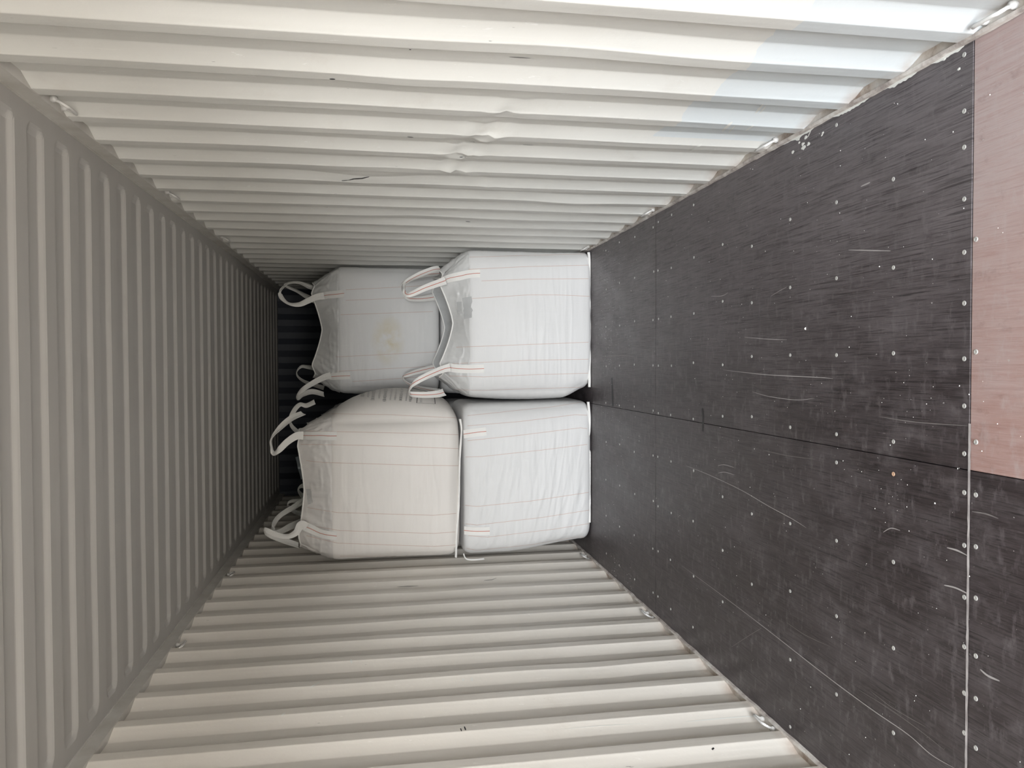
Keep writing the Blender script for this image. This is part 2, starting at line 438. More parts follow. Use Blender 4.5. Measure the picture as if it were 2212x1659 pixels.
# ------------------------------------------------------------------ ceiling: roof sheet with stamped ribs
ZR = HT + .060; RP = 0.2209; RD = 0.0135
def roof():
    xs = []
    x0, x1 = XL - .03, XR + .03
    for t in [0, .02, .04, .055, .06, .065, .07, .075, .08, .087, .095, .105, .115, .13, .15, .18, .25, .4, .7]: xs.append(t)
    W = x1 - x0
    xs = [x0 + t for t in xs] + [x0 + W * .5] + [x1 - t for t in reversed(xs)]
    ys = []
    k = int((YD - 2.713) / RP) - 1
    while 2.713 + k * RP < YE + .1:
        b = 2.713 + k * RP
        for a in (0, .03, .06, .085, .091, .097, .103, .110, .118, .130, .145, .160, .175, .183, .188, .194, .200, .206, .212):
            if YD <= b + a <= YE: ys.append(b + a)
        k += 1
    ys = [YD] + ys + [YE]
    V = []; F = []
    for y in ys:
        u = (y - 2.713) / RP; u -= math.floor(u); yl = u * RP
        cyy = (.085 + .2209) / 2
        dy = abs(yl - cyy) - (.2209 - .085) / 2 + .045
        if yl < .02: dy = 9
        for x in xs:
            dx = abs(x - (x0 + x1) / 2) - (W / 2 - .095) + .045
            if dy > 5: d = 1
            else: d = math.hypot(max(dx, 0), max(dy, 0)) + min(max(dx, dy), 0) - .045
            h = min(1, max(0, -d / .030)); h = h * h * (3 - 2 * h) * .35 + h * .65
            V.append((x, y, ZR + RD * h - .004 * (1 - ((x - (x0 + x1) / 2) / (W / 2)) ** 2) * 0 + .002 * noise.noise(Vector((x * 2, y * 1.5, 0)))))
    nx = len(xs)
    for i in range(len(ys) - 1):
        for j in range(nx - 1):
            a = i * nx + j
            F.append((a, a + nx, a + nx + 1, a + 1))
    return kind(obj('ceiling', V, F, M_ROOF, smooth=False), label='grey painted ribbed steel roof of the container')
roof()

# blind end wall and the frame of the doorway behind the photographer
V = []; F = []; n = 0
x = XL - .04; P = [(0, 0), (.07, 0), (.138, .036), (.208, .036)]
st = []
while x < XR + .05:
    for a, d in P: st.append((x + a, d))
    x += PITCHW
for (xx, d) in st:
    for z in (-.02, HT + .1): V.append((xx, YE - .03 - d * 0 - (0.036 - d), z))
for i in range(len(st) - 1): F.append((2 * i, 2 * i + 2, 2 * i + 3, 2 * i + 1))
M_BACK = mat('end_wall_painted_shade', (0.035, 0.04, 0.055), 0.6)  # near-black colour stands in for the deep shade at this end
kind(obj('wall_back', V, F, M_BACK), label='corrugated blind end wall behind the bags, shade painted into its dark colour')
fr = merge(box(XL - .06, XR + .06, YD - .06, YD, HT - .07, HT + .09), box(XL - .06, XL + .01, YD - .06, YD, -.1, HT), box(XR - .01, XR + .06, YD - .06, YD, -.1, HT))
kind(obj('door_1', *fr, M_RAIL), label='steel frame of the open doorway')

# ------------------------------------------------------------------ floor: plywood panels, screws, joints, wear
XS = at(1760, 957, 2, 0).x                         # lengthways joint
Y1 = at(2095, 900, 2, 0).y; Y2 = at(1416, 900, 2, 0).y
floor = obj('floor', *box(XL - .02, XR + .02, YD, YE, -.09, -.0305), M_DARK); kind(floor, label='plywood floor of the container')
rows = [YD + .0, Y1 - 2.43, Y1, Y2, Y2 + 2.43, YE - .05]
fp = {}
for i in range(5):
    for s in (0, 1):
        xa, xb = (XL + .003, XS - .0012) if s == 0 else (XS + .0012, XR - .003)
        dz = -.0012 if (i == 1 and s == 1) else 0.0
        o = obj('floor_panel', *box(xa, xb, rows[i] + .0013, rows[i + 1] - .0013, -.030, dz, .0012), M_FLOOR2 if (i == 1 and s == 1) else M_FLOOR, floor)
        fp[(i, s)] = o
fp[(1, 1)]['label'] = 'worn reddish brown plywood panel, paler than the others'

def flat(name, pts, w_, material, parent=floor, z=.0012, taper=True, label=None, closed=None):
    P = [Vector((*q, z)) for q in pts]; V = []; F = []; L = len(P)
    for i, p in enumerate(P):
        t = (P[min(i + 1, L - 1)] - P[max(i - 1, 0)]).normalized(); s = Vector((t.y, -t.x, 0))
        ww = w_ * .5 * (max(.15, math.sin(PI * (i + .5) / L) ** .5) if taper else 1)
        ww *= 1 + .35 * noise.noise(Vector((p.x * 30, p.y * 30, 0)))
        V += [p - s * ww, p + s * ww]
    for i in range(L - 1): F.append((2 * i, 2 * i + 1, 2 * i + 3, 2 * i + 2))
    o = obj(name, V, F, material, parent)
    if label: o['label'] = label
    return o

def fpx(pts, n=6):
    q = [(at(a, b, 2, 0).x, at(a, b, 2, 0).y) for a, b in pts]
    return catmull(q, n)

# filler along the cross joint of the left panels
flat('joint_filler', [(XL + (at(2095, 915, 2, 0).x - XL) * k / 60.0, Y1 - .001 + .0012 * noise.noise(Vector((k * .9, 0, 0)))) for k in range(61)], .0085, M_FILL, taper=False, label='pale filler in the joint across the floor')
flat('joint_filler', [(XL + (at(1416, 1010, 2, 0).x - XL) * k / 40.0, Y2) for k in range(41)], .004, M_SCRF, taper=False)
flat('joint_filler', [(XR - .01 + (at(1416, 700, 2, 0).x - XR) * k / 40.0, Y2) for k in range(41)], .004, M_SCRF, taper=False)

# screws (heads in rows over the cross members)
def screw_mesh():
    V = []; F = []; seg = 10
    for (r, z) in ((.0072, -.001), (.0068, .0011), (.0050, .0016), (.0022, .0009)):
        for k in range(seg): V.append((r * math.cos(2 * PI * k / seg), r * math.sin(2 * PI * k / seg), z))
    for j in range(3):
        for k in range(seg): F.append((j * seg + k, j * seg + (k + 1) % seg, (j + 1) * seg + (k + 1) % seg, (j + 1) * seg + k))
    F.append(tuple(3 * seg + k for k in range(seg)))
    me = bpy.data.meshes.new('screw'); me.from_pydata(V, [], F); me.materials.append(M_SCREW); return me
SM = screw_mesh(); SMT = SM.copy(); SMT.materials.clear(); SMT.materials.append(M_SCREWT)
rnd = random.Random(4)
def screw(x, y, rusty=False):
    o = bpy.data.objects.new('screw', SMT if rusty else SM); C.objects.link(o); o.parent = floor
    o.location = (x, y, .0002); o.rotation_euler = (0, 0, rnd.random() * 6)
    if rusty: o['label'] = 'orange rusty screw head'
seen_px = [(2083, y) for y in (118, 240, 318, 430, 545, 655, 775, 877, 980, 1064, 1178, 1290, 1397, 1497, 1583)] + \
          [(2108, y) for y in (517, 760, 955, 1069, 1181, 1292, 1417, 1509, 1616)] + \
          [(1930, y) for y in (387, 578, 763, 954, 1024, 1214, 1400, 1583)] + \
          [(1807, y) for y in (270, 437, 601, 767, 938, 999, 1168, 1331, 1500)] + \
          [(1707, y) for y in (474, 621, 767, 923, 1131, 1277, 1425, 1570)] + \
          [(1624, y) for y in (532, 654, 770, 900, 1110, 1262)] + \
          [(1561, y) for y in (528, 651, 788, 899, 1073, 1189, 1300)]
for (a, b) in seen_px:
    p = at(a, b, 2, 0); screw(p.x, p.y, (a, b) == (1930, 1024))
for yy in (3.75, 4.06, 4.26, 4.34, 4.68, 4.99, 5.3):
    for k in range(9):
        screw(XL + .12 + k * .27 + rnd.uniform(-.01, .01), yy + rnd.uniform(-.006, .006))
for yy in (1.56, 1.25, .94):
    for k in range(9):
        screw(XL + .12 + k * .27 + rnd.uniform(-.01, .01), yy + rnd.uniform(-.006, .006))

# scratches and drag marks
for pts, ww, mt in (([(1473, 1222), (1560, 1286), (1660, 1362), (1780, 1456), (1880, 1530), (1960, 1585), (2012, 1630), (2062, 1659)], .0045, M_SCR),
                    ([(1482, 1006), (1530, 1025), (1600, 1058), (1660, 1093), (1710, 1120), (1742, 1140)], .0042, M_SCR),
                    ([(1608, 728), (1650, 732), (1700, 734)], .004, M_SCR), ([(1562, 799), (1640, 808), (1700, 812), (1765, 815), (1800, 818)], .0045, M_SCR),
                    ([(1625, 846), (1660, 856), (1720, 864), (1760, 860)], .003, M_SCR), ([(1833, 540), (1880, 541), (1924, 542)], .005, M_SCR),
                    ([(1860, 403), (1880, 394)], .007, M_SCR), ([(1536, 640), (1560, 639), (1573, 632)], .004, M_SCR),
                    ([(1665, 640), (1685, 628), (1700, 620)], .003, M_SCR), ([(1551, 1006), (1565, 1004), (1586, 1010)], .004, M_SCR),
                    ([(1551, 1022), (1566, 1020), (1587, 1026)], .004, M_SCR), ([(2040, 1264), (2065, 1270), (2092, 1283)], .007, M_SCR),
                    ([(2046, 1183), (2068, 1189), (2090, 1200)], .006, M_SCR), ([(2118, 1446), (2135, 1460), (2160, 1471)], .008, M_SCR),
                    ([(1855, 1490), (1920, 1530), (1990, 1580), (2040, 1620)], .003, M_SCRF), ([(1880, 1492), (1930, 1530), (2000, 1570)], .003, M_SCRF),
                    ([(1580, 1398), (1620, 1372), (1645, 1357)], .004, M_SCRF), ([(1442, 1208), (1468, 1240)], .003, M_SCRF),
                    ([(1700, 1345), (1740, 1372), (1790, 1395)], .003, M_SCRF), ([(1900, 900), (1980, 912), (2090, 920)], .004, M_SCRF),
                    ([(2100, 1105), (2130, 1110), (2157, 1120)], .006, M_SCRF), ([(1908, 1150), (1925, 1141), (1945, 1146)], .004, M_SCR),
                    ([(1650, 973), (1700, 984), (1760, 992)], .003, M_SCRF), ([(1300, 770), (1340, 768), (1370, 770)], .006, M_SCRF)):
    flat('scratch', fpx(pts), ww * .72, mt, z=.0008)
for pts, ww in (([(1322, 816), (1323, 850), (1324, 878)], .035), ([(1517, 882), (1519, 905), (1518, 932)], .020)):
    q = fpx(pts); flat('dark_smear', q, ww, M_DARK, z=.0007, taper=False, label='dark smear lying across the floor')

# spilled paint along the right edge
def blob(cx, cy, rx, ry, name, parent, seed, label=None):
    V = [(cx, cy, .0022)]; F = []; n = 14; r_ = random.Random(seed)
    for k in range(n):
        a = 2 * PI * k / n; q = 1 + r_.uniform(-.25, .25)
        V.append((cx + rx * q * math.cos(a), cy + ry * q * math.sin(a), .0008))
    for k in range(n): F.append((0, 1 + k, 1 + (k + 1) % n))
    o = obj(name, V, F, M_WHITE, parent)
    if label: o['label'] = label
    return o
for i, (a, b, s) in enumerate(((1741, 297, 9), (1735, 311, 9), (1747, 311, 9), (1736, 319, 12), (1713, 328, 9), (1725, 301, 7), (1729, 293, 6), (1722, 292, 6), (1727, 308, 6),
                               (1778, 287, 6), (1776, 292, 5), (2018, 125, 9), (2040, 127, 7), (2012, 128, 6), (1962, 119, 5), (2072, 149, 5))):
    p = at(a, b, 2, 0); blob(p.x, p.y, s * .0007, s * .0013, 'paint_spot', floor, i)
for i, pts in enumerate(([(1757, 268), (1752, 282), (1746, 296)], [(1716, 297), (1722, 302), (1730, 296)], [(1731, 290), (1736, 286)])):
    flat('paint_run', fpx(pts), .006, M_WHITE, z=.0015)
def edge_spill(ya, yb, wmax, seed):
    V = []; F = []; n = 46
    for i in range(n + 1):
        y = ya + (yb - ya) * i / n
        e = math.sin(PI * i / n) ** .5
        wv = .010 + e * wmax * max(.05, .55 + .9 * noise.noise(Vector((y * 14, seed, 0))) + .3 * noise.noise(Vector((y * 60, seed, 2))))
        V += [(XR - .003, y, .002), (XR - wv, y, .0012)]
    for i in range(n): F.append((2 * i, 2 * i + 1, 2 * i + 3, 2 * i + 2))
    o = obj('spilled_paint', V, F, M_WHITE, floor); o['label'] = 'ragged white paint spilled along the floor edge'
edge_spill(at(1985, 138, 2, 0).y, at(1905, 182, 2, 0).y, .016, 1); edge_spill(at(2085, 92, 2, 0).y, at(2005, 130, 2, 0).y, .018, 2)
edge_spill(at(1880, 205, 2, 0).y, at(1800, 248, 2, 0).y, .016, 3); edge_spill(at(1760, 268, 2, 0).y, at(1690, 308, 2, 0).y, .012, 4)

# loose crumbs scattered over the boards
V = []; F = []
r_ = random.Random(11)
def crumb(x, y, s):
    o = len(V); h = s * .5
    a = r_.random() * 6
    for k in range(4): V.append((x + s * math.cos(a + k * PI / 2) * r_.uniform(.6, 1), y + s * math.sin(a + k * PI / 2) * r_.uniform(.6, 1), .0005))
    V.append((x, y, h + .0008))
    for k in range(4): F.append((o + k, o + (k + 1) % 4, o + 4))
for k in range(420):
    x = r_.uniform(XL + .05, XR - .02); y = r_.choice((r_.uniform(1.6, 5.5), r_.gauss(2.6, .8), r_.gauss(5.1, .3)))
    if 1.3 < y < 5.6: crumb(x, y, r_.choice((.0012, .0016, .002, .0028)))
for cx, cy, n, sp_r in ((.62, 5.3, 60, .14), (.15, 5.25, 70, .10), (-.1, 2.15, 12, .05), (-.4, 2.2, 14, .08), (.45, 3.3, 20, .25), (-1.40, 5.1, 16, .05), (-1.41, 4.75, 20, .05), (.3, 5.2, 50, .25)):
    for k in range(n): crumb(cx + r_.gauss(0, sp_r), cy + r_.gauss(0, sp_r), r_.choice((.0012, .0018, .0025)))
for (a, b, s) in ((1740, 710, .0085), (1900, 576, .004), (2020, 1087, .004)):
    p = at(a, b, 2, 0); crumb(p.x, p.y, s)
cr_ = obj('crumbs', V, F, M_DEBRIS); cr_['kind'] = 'stuff'; cr_['label'] = 'pale crumbs scattered over the dark plywood floor'; cr_['category'] = 'debris'

# chips and scuffs on the walls
for o, lst in ((wr, [([(752, 389), (764, 386), (782, 385), (798, 381)], .010, M_DARK), ([(738, 390), (752, 389)], .006, M_DARK), ([(712, 170), (724, 170)], .010, M_DARK),
                     ([(880, 295), (893, 296)], .008, M_DARK), ([(884, 106), (888, 106)], .006, M_DARK), ([(1014, 305), (1026, 306)], .004, M_DARK), ([(993, 339), (1006, 339)], .006, M_DARK),
                     ([(1130, 312), (1152, 313)], .004, M_DARK), ([(1100, 122), (1146, 125)], .005, M_SCRF), ([(700, 447), (708, 447)], .006, M_DARK), ([(1006, 478), (1016, 479)], .006, M_DARK),
                     ([(1436, 148), (1452, 152)], .014, M_WHITE), ([(1447, 140), (1454, 136)], .008, M_WHITE),
                     ([(1632, 244), (1648, 224)], .010, M_WHITE), ([(1640, 246), (1656, 226)], .005, M_WHITE), ([(1560, 283), (1582, 262)], .014, M_WHITE), ([(1574, 286), (1588, 270)], .006, M_WHITE),
                     ([(1490, 328), (1516, 310)], .016, M_WHITE), ([(1532, 330), (1546, 320)], .012, M_WHITE), ([(1610, 282), (1628, 270)], .008, M_WHITE)]),
               (wl, [([(858, 1268), (880, 1267), (904, 1266)], .005, M_DARK), ([(860, 1271), (890, 1270)], .003, M_DARK), ([(1046, 1254), (1062, 1253), (1072, 1249)], .004, M_DARK),
                     ([(995, 1574), (997, 1580)], .005, M_DARK), ([(1003, 1570), (1006, 1578)], .006, M_DARK), ([(670, 1486), (690, 1474)], .010, M_WHITE), ([(758, 1424), (760, 1434)], .010, M_WHITE),
                     ([(1000, 1466), (1001, 1472)], .010, M_WHITE), ([(1019, 1464), (1020, 1472)], .012, M_WHITE), ([(1480, 1560), (1520, 1556), (1600, 1549), (1690, 1545)], .006, M_WHITE),
                     ([(1200, 1577), (1300, 1568), (1400, 1563)], .003, M_WHITE), ([(608, 1547), (616, 1540)], .008, M_WHITE), ([(1538, 1620), (1542, 1616)], .008, M_DARK)])):
    for pts, ww, mt in lst:
        ribbon_on(o, pts, ww, mt, 'paint_chip' if mt is not M_WHITE else 'pale_scuff', o, off=.0015, taper=True, step=3)

# ------------------------------------------------------------------ bulk bags
def lerp(a, b, t): return a + (b - a) * t
def sstep(a, b, x):
    t = min(1, max(0, (x - a) / (b - a))); return t * t * (3 - 2 * t)

class Bag:
    def __init__(s, label, group, xl, xr, yf, yb, z0, zf, zrim, zpk, lean=.09, bulge=(.05, .03, .03, .03), xl0=None, xr0=None, rb=.05, rt=.05,
                 wr=(), seed=0, peaks=(-.72, .72), material=None, skirt=None, rows=62, botc=.7, flat_top=False):
        s.root = bpy.data.objects.new('bulk_bag', None); C.objects.link(s.root)
        s.root.location = ((xl + xr) / 2, (yf + yb) / 2, z0)
        s.root['label'] = label; s.root['category'] = 'bulk bag'; s.root['group'] = group
        s.p = dict(xl=xl, xr=xr, yf=yf, yb=yb, z0=z0, zf=zf, zrim=zrim, zpk=zpk, lean=lean, bulge=bulge, xl0=xl if xl0 is None else xl0, xr0=xr if xr0 is None else xr0,
                   rb=rb, rt=rt, wr=wr, seed=seed, peaks=peaks, flat_top=flat_top, skirt=skirt, rows=rows, botc=botc)
        s.build(material or M_BAG)

    def peak(s, side, k):
        a, b = s.p['peaks']
        pk = 0
        q = abs(k / (b if k > 0 else a))
        return min(1, q) ** 1.35 * (1 - .25 * sstep(1, 1.35, q))

    def point(s, u, w):
        """u in [0,4): perimeter; w in [0,1]: bottom to fold, (1,2]: slack fabric up to the rim"""
        p = s.p
        side = int(u) % 4; k = (u - int(u)) * 2 - 1
        sq = {0: (k, -1), 1: (1, k), 2: (-k, 1), 3: (-1, -k)}[side]
        wb = min(w, 1)
        n = 8.5 - 2.0 * sstep(1, 2, w)
        den = (abs(sq[0]) ** n + abs(sq[1]) ** n) ** (1 / n)
        qx, qy = sq[0] / den, sq[1] / den
        xl = lerp(p['xl0'], p['xl'], sstep(0, p['botc'], wb)); xr = lerp(p['xr0'], p['xr'], sstep(0, p['botc'], wb))
        H = p['zf'] - p['z0']
        z = p['z0'] + H * wb
        ins = 0
        rb = p['rb'] / H
        if wb < rb: ins += p['rb'] * (1 - math.sqrt(max(0, 1 - (1 - wb / rb) ** 2)))
        rt = p['rt'] / H
        if wb > 1 - rt: ins += p['rt'] * (.6 if p['flat_top'] else .16) * (1 - math.sqrt(max(0, 1 - ((wb - 1 + rt) / rt) ** 2)))
        hx, hy = (xr - xl) / 2 - ins, (p['yb'] - p['yf']) / 2 - ins
        cx, cy = (xl + xr) / 2, (p['yf'] + p['yb']) / 2
        nrm = Vector(({0: 0, 1: 1, 2: 0, 3: -1}[side], {0: -1, 1: 0, 2: 1, 3: 0}[side], 0))
        b = p['bulge'][side] * (1 - k * k) ** .8 * max(0, math.sin(PI * min(1, wb * .96 + .02))) ** .6
        if w > 1:
            t = w - 1
            pk = s.peak(side, k)
            zr = lerp(p['zrim'], p['zpk'], pk)
            z = lerp(p['zf'], zr, t)
            le = p['lean'] * (t ** 1.15)
            hx -= le; hy -= le * .75
            b = b * (1 - t) - .03 * t * (1 - pk)
        q = Vector((cx + qx * hx, cy + qy * hy, z)) + nrm * b
        # folds and creases
        sd = p['seed'] * 7.3
        ph = qx * 1.9 + qy * 2.3
        d = .004 * noise.noise(Vector((q.x * 3 + sd, q.y * 3, q.z * 3)))
        d += .0016 * noise.noise(Vector((q.x * 2 + sd, q.y * 2, q.z * 26)))
        for (u0, u1, za, zb, amp, fz, fx, slant) in p['wr']:
            if u0 <= u <= u1:
                m_ = sstep(u0, u0 + .12 * (u1 - u0) + .01, u) * (1 - sstep(u1 - .3 * (u1 - u0) - .01, u1, u)) * sstep(za, za + .05, z) * (1 - sstep(zb - .05, zb, z))
                v_ = noise.noise(Vector((ph * fx + sd, 3.1, (z + slant * k) * fz)))
                v2 = 1 - abs(noise.noise(Vector((ph * fx * .7 + sd, 8.1, (z + slant * k) * fz * .6)))) * 5
                d += m_ * amp * (v_ + .7 * max(0, v2))
        if w > 1:
            t = w - 1; e = math.sin(PI * min(1, t * .9 + .1)) * .8 + .2
            d += e * .012 * noise.noise(Vector((ph * 2.6 + sd, z * 3, 1.7)))
            sl = 1.6 * (k if abs(k) < .74 else (1.48 * (1 if k > 0 else -1) - k)) * t      # folds gather towards the loops
            v2 = 1 - abs(noise.noise(Vector((ph * 4.2 + sd + sl, z * 2.2, 4.4)))) * 6
            v3 = 1 - abs(noise.noise(Vector((ph * 8 + sd - sl * 2, z * 3.5, 9.4)))) * 6
            v4 = 1 - abs(noise.noise(Vector((ph * 2.2 + sd, z * 14, 6.1)))) * 6
            d += e * (.013 * max(0, v2) + .006 * max(0, v3) + .007 * max(0, v4))
        q += Vector((qx ** 3 if side in (1, 3) else qx ** 5, qy ** 3 if side in (0, 2) else qy ** 5, 0)) * d
        q.x = min(q.x, XR - .006); q.x = max(q.x, XL + .006)
        return q

    def build(s, material):
        p = s.p
        NU = 64
        us = [i * 4 / (NU * 4) for i in range(NU * 4)]
        H = p['zf'] - p['z0']
        ws = [0, .006, .014, .025, .04, .06] + [.06 + .88 * i / p['rows'] for i in range(1, p['rows'] + 1)] + [.955, .97, .985, .995, 1.0]
        full = ws + ([] if p['flat_top'] else [1 + i / 30 for i in range(1, 31)])
        V = []; F = []; fm = []
        for w_ in full:
            for u in us: V.append(s.point(u, w_))
        n = len(us)
        for i in range(len(full) - 1):
            for j in range(n):
                a = i * n + j; b = i * n + (j + 1) % n
                F.append((a, b, b + n, a + n)); fm.append(0 if full[i] < 1 else 1)
        # underside
        c = sum((V[j] for j in range(n)), Vector()) / n; c.z = p['z0'] - .0
        o = len(V); V.append(c)
        for j in range(n): F.append((o, (j + 1) % n, j)); fm.append(0)
        top = (len(full) - 1) * n
        if p['flat_top']:
            # filled top pressed flat by the load above
            prev = top
            cc = sum((V[top + j] for j in range(n)), Vector()) / n
            for t in (.9, .7, .4):
                st = len(V)
                for j in range(n):
                    q = cc + (V[top + j] - cc) * t; q.z = cc.z + .012 * (1 - t); V.append(q)
                for j in range(n): F.append((prev + j, prev + (j + 1) % n, st + (j + 1) % n, st + j)); fm.append(0)
                prev = st
            o = len(V); V.append(cc + Vector((0, 0, .014)))
            for j in range(n): F.append((prev + j, prev + (j + 1) % n, o)); fm.append(0)
        s.body = obj('body', V, F, None, s.root, smooth=True, mats=[material, p['skirt'] or M_SKIRT], fm=fm)
        CACHE[s.body.name] = {'bvh': BVHTree.FromPolygons(V, F)}
        if not p['flat_top']:
            # sagging cover inside the rim
            ring = [V[top + j] for j in range(n)]
            cc = sum(ring, Vector()) / n; cc.z = p['zrim'] - .045
            W = []; G = []
            ts = [1, .985, .96, .92, .86, .78, .68, .56, .42, .26, .12]
            for t in ts:
                for j in range(n):
                    r0 = ring[j]; q = cc + (r0 - cc) * t
                    e = t ** 7
                    q.z = cc.z + (r0.z - cc.z) * e - .02 * (1 - e) * t
                    if t < 1:
                        q.z += (1 - e) * (.022 * noise.noise(Vector((q.x * 5, q.y * 7, s.p['seed'] + .5))) + .012 * max(0, 1 - abs(noise.noise(Vector((q.x * 7, q.y * 16, s.p['seed'] + 3.5)))) * 5))
                        q.z += .006 * noise.noise(Vector((q.x * 22, q.y * 30, 2)))
                    else: q = r0 + (cc - r0) * .004
                    W.append(q)
            for i in range(len(ts) - 1):
                for j in range(n):
                    a = i * n + j; b = i * n + (j + 1) % n
                    G.append((a, b, b + n, a + n))
            W.append(cc); L = (len(ts) - 1) * n
            for j in range(n): G.append((L + j, L + (j + 1) % n, len(W) - 1))
            obj('top_cover', W, G, M_COVER, s.root, smooth=True)
            # rolled hem round the rim
            P = [ring[j] + Vector((0, 0, .002)) for j in range(0, n, 2)] + [ring[0] + Vector((0, 0, .002))]
            v, f = tube(P, .0055, 6, False)
            obj('rim_hem', v, f, M_HEM, s.root, smooth=True)

    def stitch(s, lines):
        for pts in lines:
            ribbon_on(s.body, pts, .0032, M_PINK, 'stitching', s.root, off=.0022, step=5)

    def strap(s, pts, wpx=.062):
        """webbing sewn down the front, with its red marker thread"""
        a = ribbon_on(s.body, pts, wpx, M_WEB, 'webbing_patch', s.root, off=.011, step=6, smooth=4, label='flat webbing sewn to the front')
        if a is None: return
        # turn the edges down so that it has thickness
        me = a.data; n = len(me.vertices)
        ribbon_on(s.body, pts, .0042, M_RED, 'marker_thread', a, off=.0138, step=6, smooth=4)

    def loop(s, ctrl, width=.060, thick=.0035, red=True, m_=None):
        """lifting loop: ctrl = (px, py, depth, width angle)"""
        C3 = []
        for (px, py, Y, a) in ctrl:
            q = at(px, py, 1, Y); C3.append((q.x, q.y, q.z, math.cos(a), math.sin(a)))
        P = catmull(C3, 7)
        V = []; F = []; VR = []; FR = []
        L = len(P)
        for i, q in enumerate(P):
            p_ = Vector(q[:3]); t = (Vector(P[min(i + 1, L - 1)][:3]) - Vector(P[max(i - 1, 0)][:3])).normalized()
            wd = Vector((q[3], q[4], 0)); wd = (wd - t * wd.dot(t)).normalized(); nn = t.cross(wd)
            e_ = i / (L - 1); ww = width * .5 * (.60 + .40 * abs(2 * e_ - 1) ** 1.5)
            cup = .006
            for (fx, fn) in ((-1, 0), (-.5, -cup * .7), (0, -cup), (.5, -cup * .7), (1, 0)):
                V.append(p_ + wd * ww * fx + nn * (fn + thick * .5))
            for (fx, fn) in ((1, 0), (.5, -cup * .7), (0, -cup), (-.5, -cup * .7), (-1, 0)):
                V.append(p_ + wd * ww * fx + nn * (fn - thick * .5))
            for sg in (1, -1):
                for fx in (-1, 1): VR.append(p_ + wd * fx * .0024 + nn * (-cup + sg * (thick * .5 + .0008)))
        for i in range(L - 1):
            for j in range(10):
                j2 = (j + 1) % 10
                F.append((i * 10 + j, i * 10 + j2, (i + 1) * 10 + j2, (i + 1) * 10 + j))
            for g in (0, 2): FR.append((4 * i + g, 4 * i + g + 1, 4 * i + 5 + g, 4 * i + 4 + g))
        F += [tuple(range(10))[::-1], tuple((L - 1) * 10 + j for j in range(10))]
        o = obj('lifting_loop', V, F, m_ or M_WEB, s.root, smooth=False)
        if red: obj('marker_thread', VR, FR, M_RED if not m_ else m_, o)
        return o

    def hem(s, pts, Y, width=.02, m_=None):
        """pale lip of the bottom seam"""
        P = [at(a, b, 1, Y) for a, b in pts]
        P = [Vector(q) for q in catmull([tuple(q) for q in P], 6)]
        V = []; F = []
        for i, q in enumerate(P):
            q = Vector((q.x, q.y, max(q.z, s.p['z0'] + .010 if s.p['z0'] < .1 else q.z)))
            wv = width * (.5 + .18 * noise.noise(Vector((q.x * 9, s.p['seed'], 0))))
            oy = .006 * noise.noise(Vector((q.x * 12, 5, s.p['seed'])))
            V += [q + Vector((0, .014, wv)), q + Vector((0, -.004 + oy, wv * .8)), q + Vector((0, -.010 + oy, 0)), q + Vector((0, -.004 + oy, -wv * .8)), q + Vector((0, .014, -wv))]
        n = len(P)
        for i in range(n - 1):
            for j in range(4): F.append((5 * i + j, 5 * i + j + 1, 5 * i + 6 + j, 5 * i + 5 + j))
        return obj('bottom_hem', V, F, M_HEM, s.root, smooth=True)

G = 'white woven bulk bags stacked two high across the container'
YF = 5.68
# --- lower right, front row
A = Bag('upright white bulk bag on the floor by the creased wall, grey sagging top visible', G,
        -.232, .868, YF, 6.70, .002, .925, 1.035, 1.135, lean=.13, bulge=(.055, .0, .02, .04), rb=.035, rt=.05, seed=1, xl0=-.165, botc=.22, rows=150, peaks=(-.74, .70),
        wr=((0, 1, .1, .9, .0016, 40, 1.0, 0), (.1, .8, .3, .93, .0022, 24, .5, 0)))
A.stitch([[(1014, 556), (1140, 552), (1267, 549)], [(1012, 582), (1140, 576), (1271, 573)], [(1040, 607), (1140, 603), (1271, 602)], [(1020, 645), (1080, 641), (1142, 637), (1200, 637), (1273, 640)],
          [(986, 750), (1120, 745), (1276, 739)], [(970, 786), (1060, 782), (1142, 778), (1275, 776)], [(970, 812), (1044, 814), (1160, 809), (1278, 806)], [(975, 841), (1044, 843), (1150, 839), (1270, 836)]])
A.strap([(958, 607), (975, 601), (1000, 595), (1020, 591), (1037, 591)]); A.strap([(968, 793), (990, 797), (1020, 797), (1046, 796)])
A.loop([(962, 606, 5.665, 0), (948, 611, 5.65, 0), (918, 622, 5.62, 0), (890, 635, 5.62, .15), (878, 636, 5.64, .7), (873, 624, 5.70, 1.2), (878, 609, 5.76, 1.0), (905, 594, 5.82, .6), (936, 582, 5.88, .7), (952, 580, 5.92, .9)])
A.loop([(972, 794, 5.66, 0), (955, 798, 5.65, 0), (922, 812, 5.62, 0), (897, 826, 5.62, .2), (886, 838, 5.66, .8), (885, 849, 5.72, .8), (893, 852, 5.75, .2), (918, 853, 5.78, .1), (945, 851, 5.82, .3), (960, 847, 5.86, .6)])
A.loop([(948, 640, 6.62, 0), (930, 643, 6.6, 0), (905, 646, 6.58, .1), (880, 644, 6.56, .5), (867, 628, 6.55, 1.2), (870, 610, 6.55, 1.2), (895, 599, 6.56, .6), (925, 592, 6.58, .5), (950, 590, 6.6, .6)])
A.loop([(950, 795, 6.62, 0), (935, 795, 6.6, .2), (905, 802, 6.58, .2), (880, 810, 6.56, .6), (871, 816, 6.55, 1.2), (880, 827, 6.55, 1.1), (905, 837, 6.56, .9), (935, 843, 6.58, .8), (952, 846, 6.6, .8)])
A.hem([(1272, 545), (1276, 575), (1274, 604), (1276, 645), (1279, 700), (1280, 745), (1276, 776), (1279, 800), (1280, 836)], YF + .012)
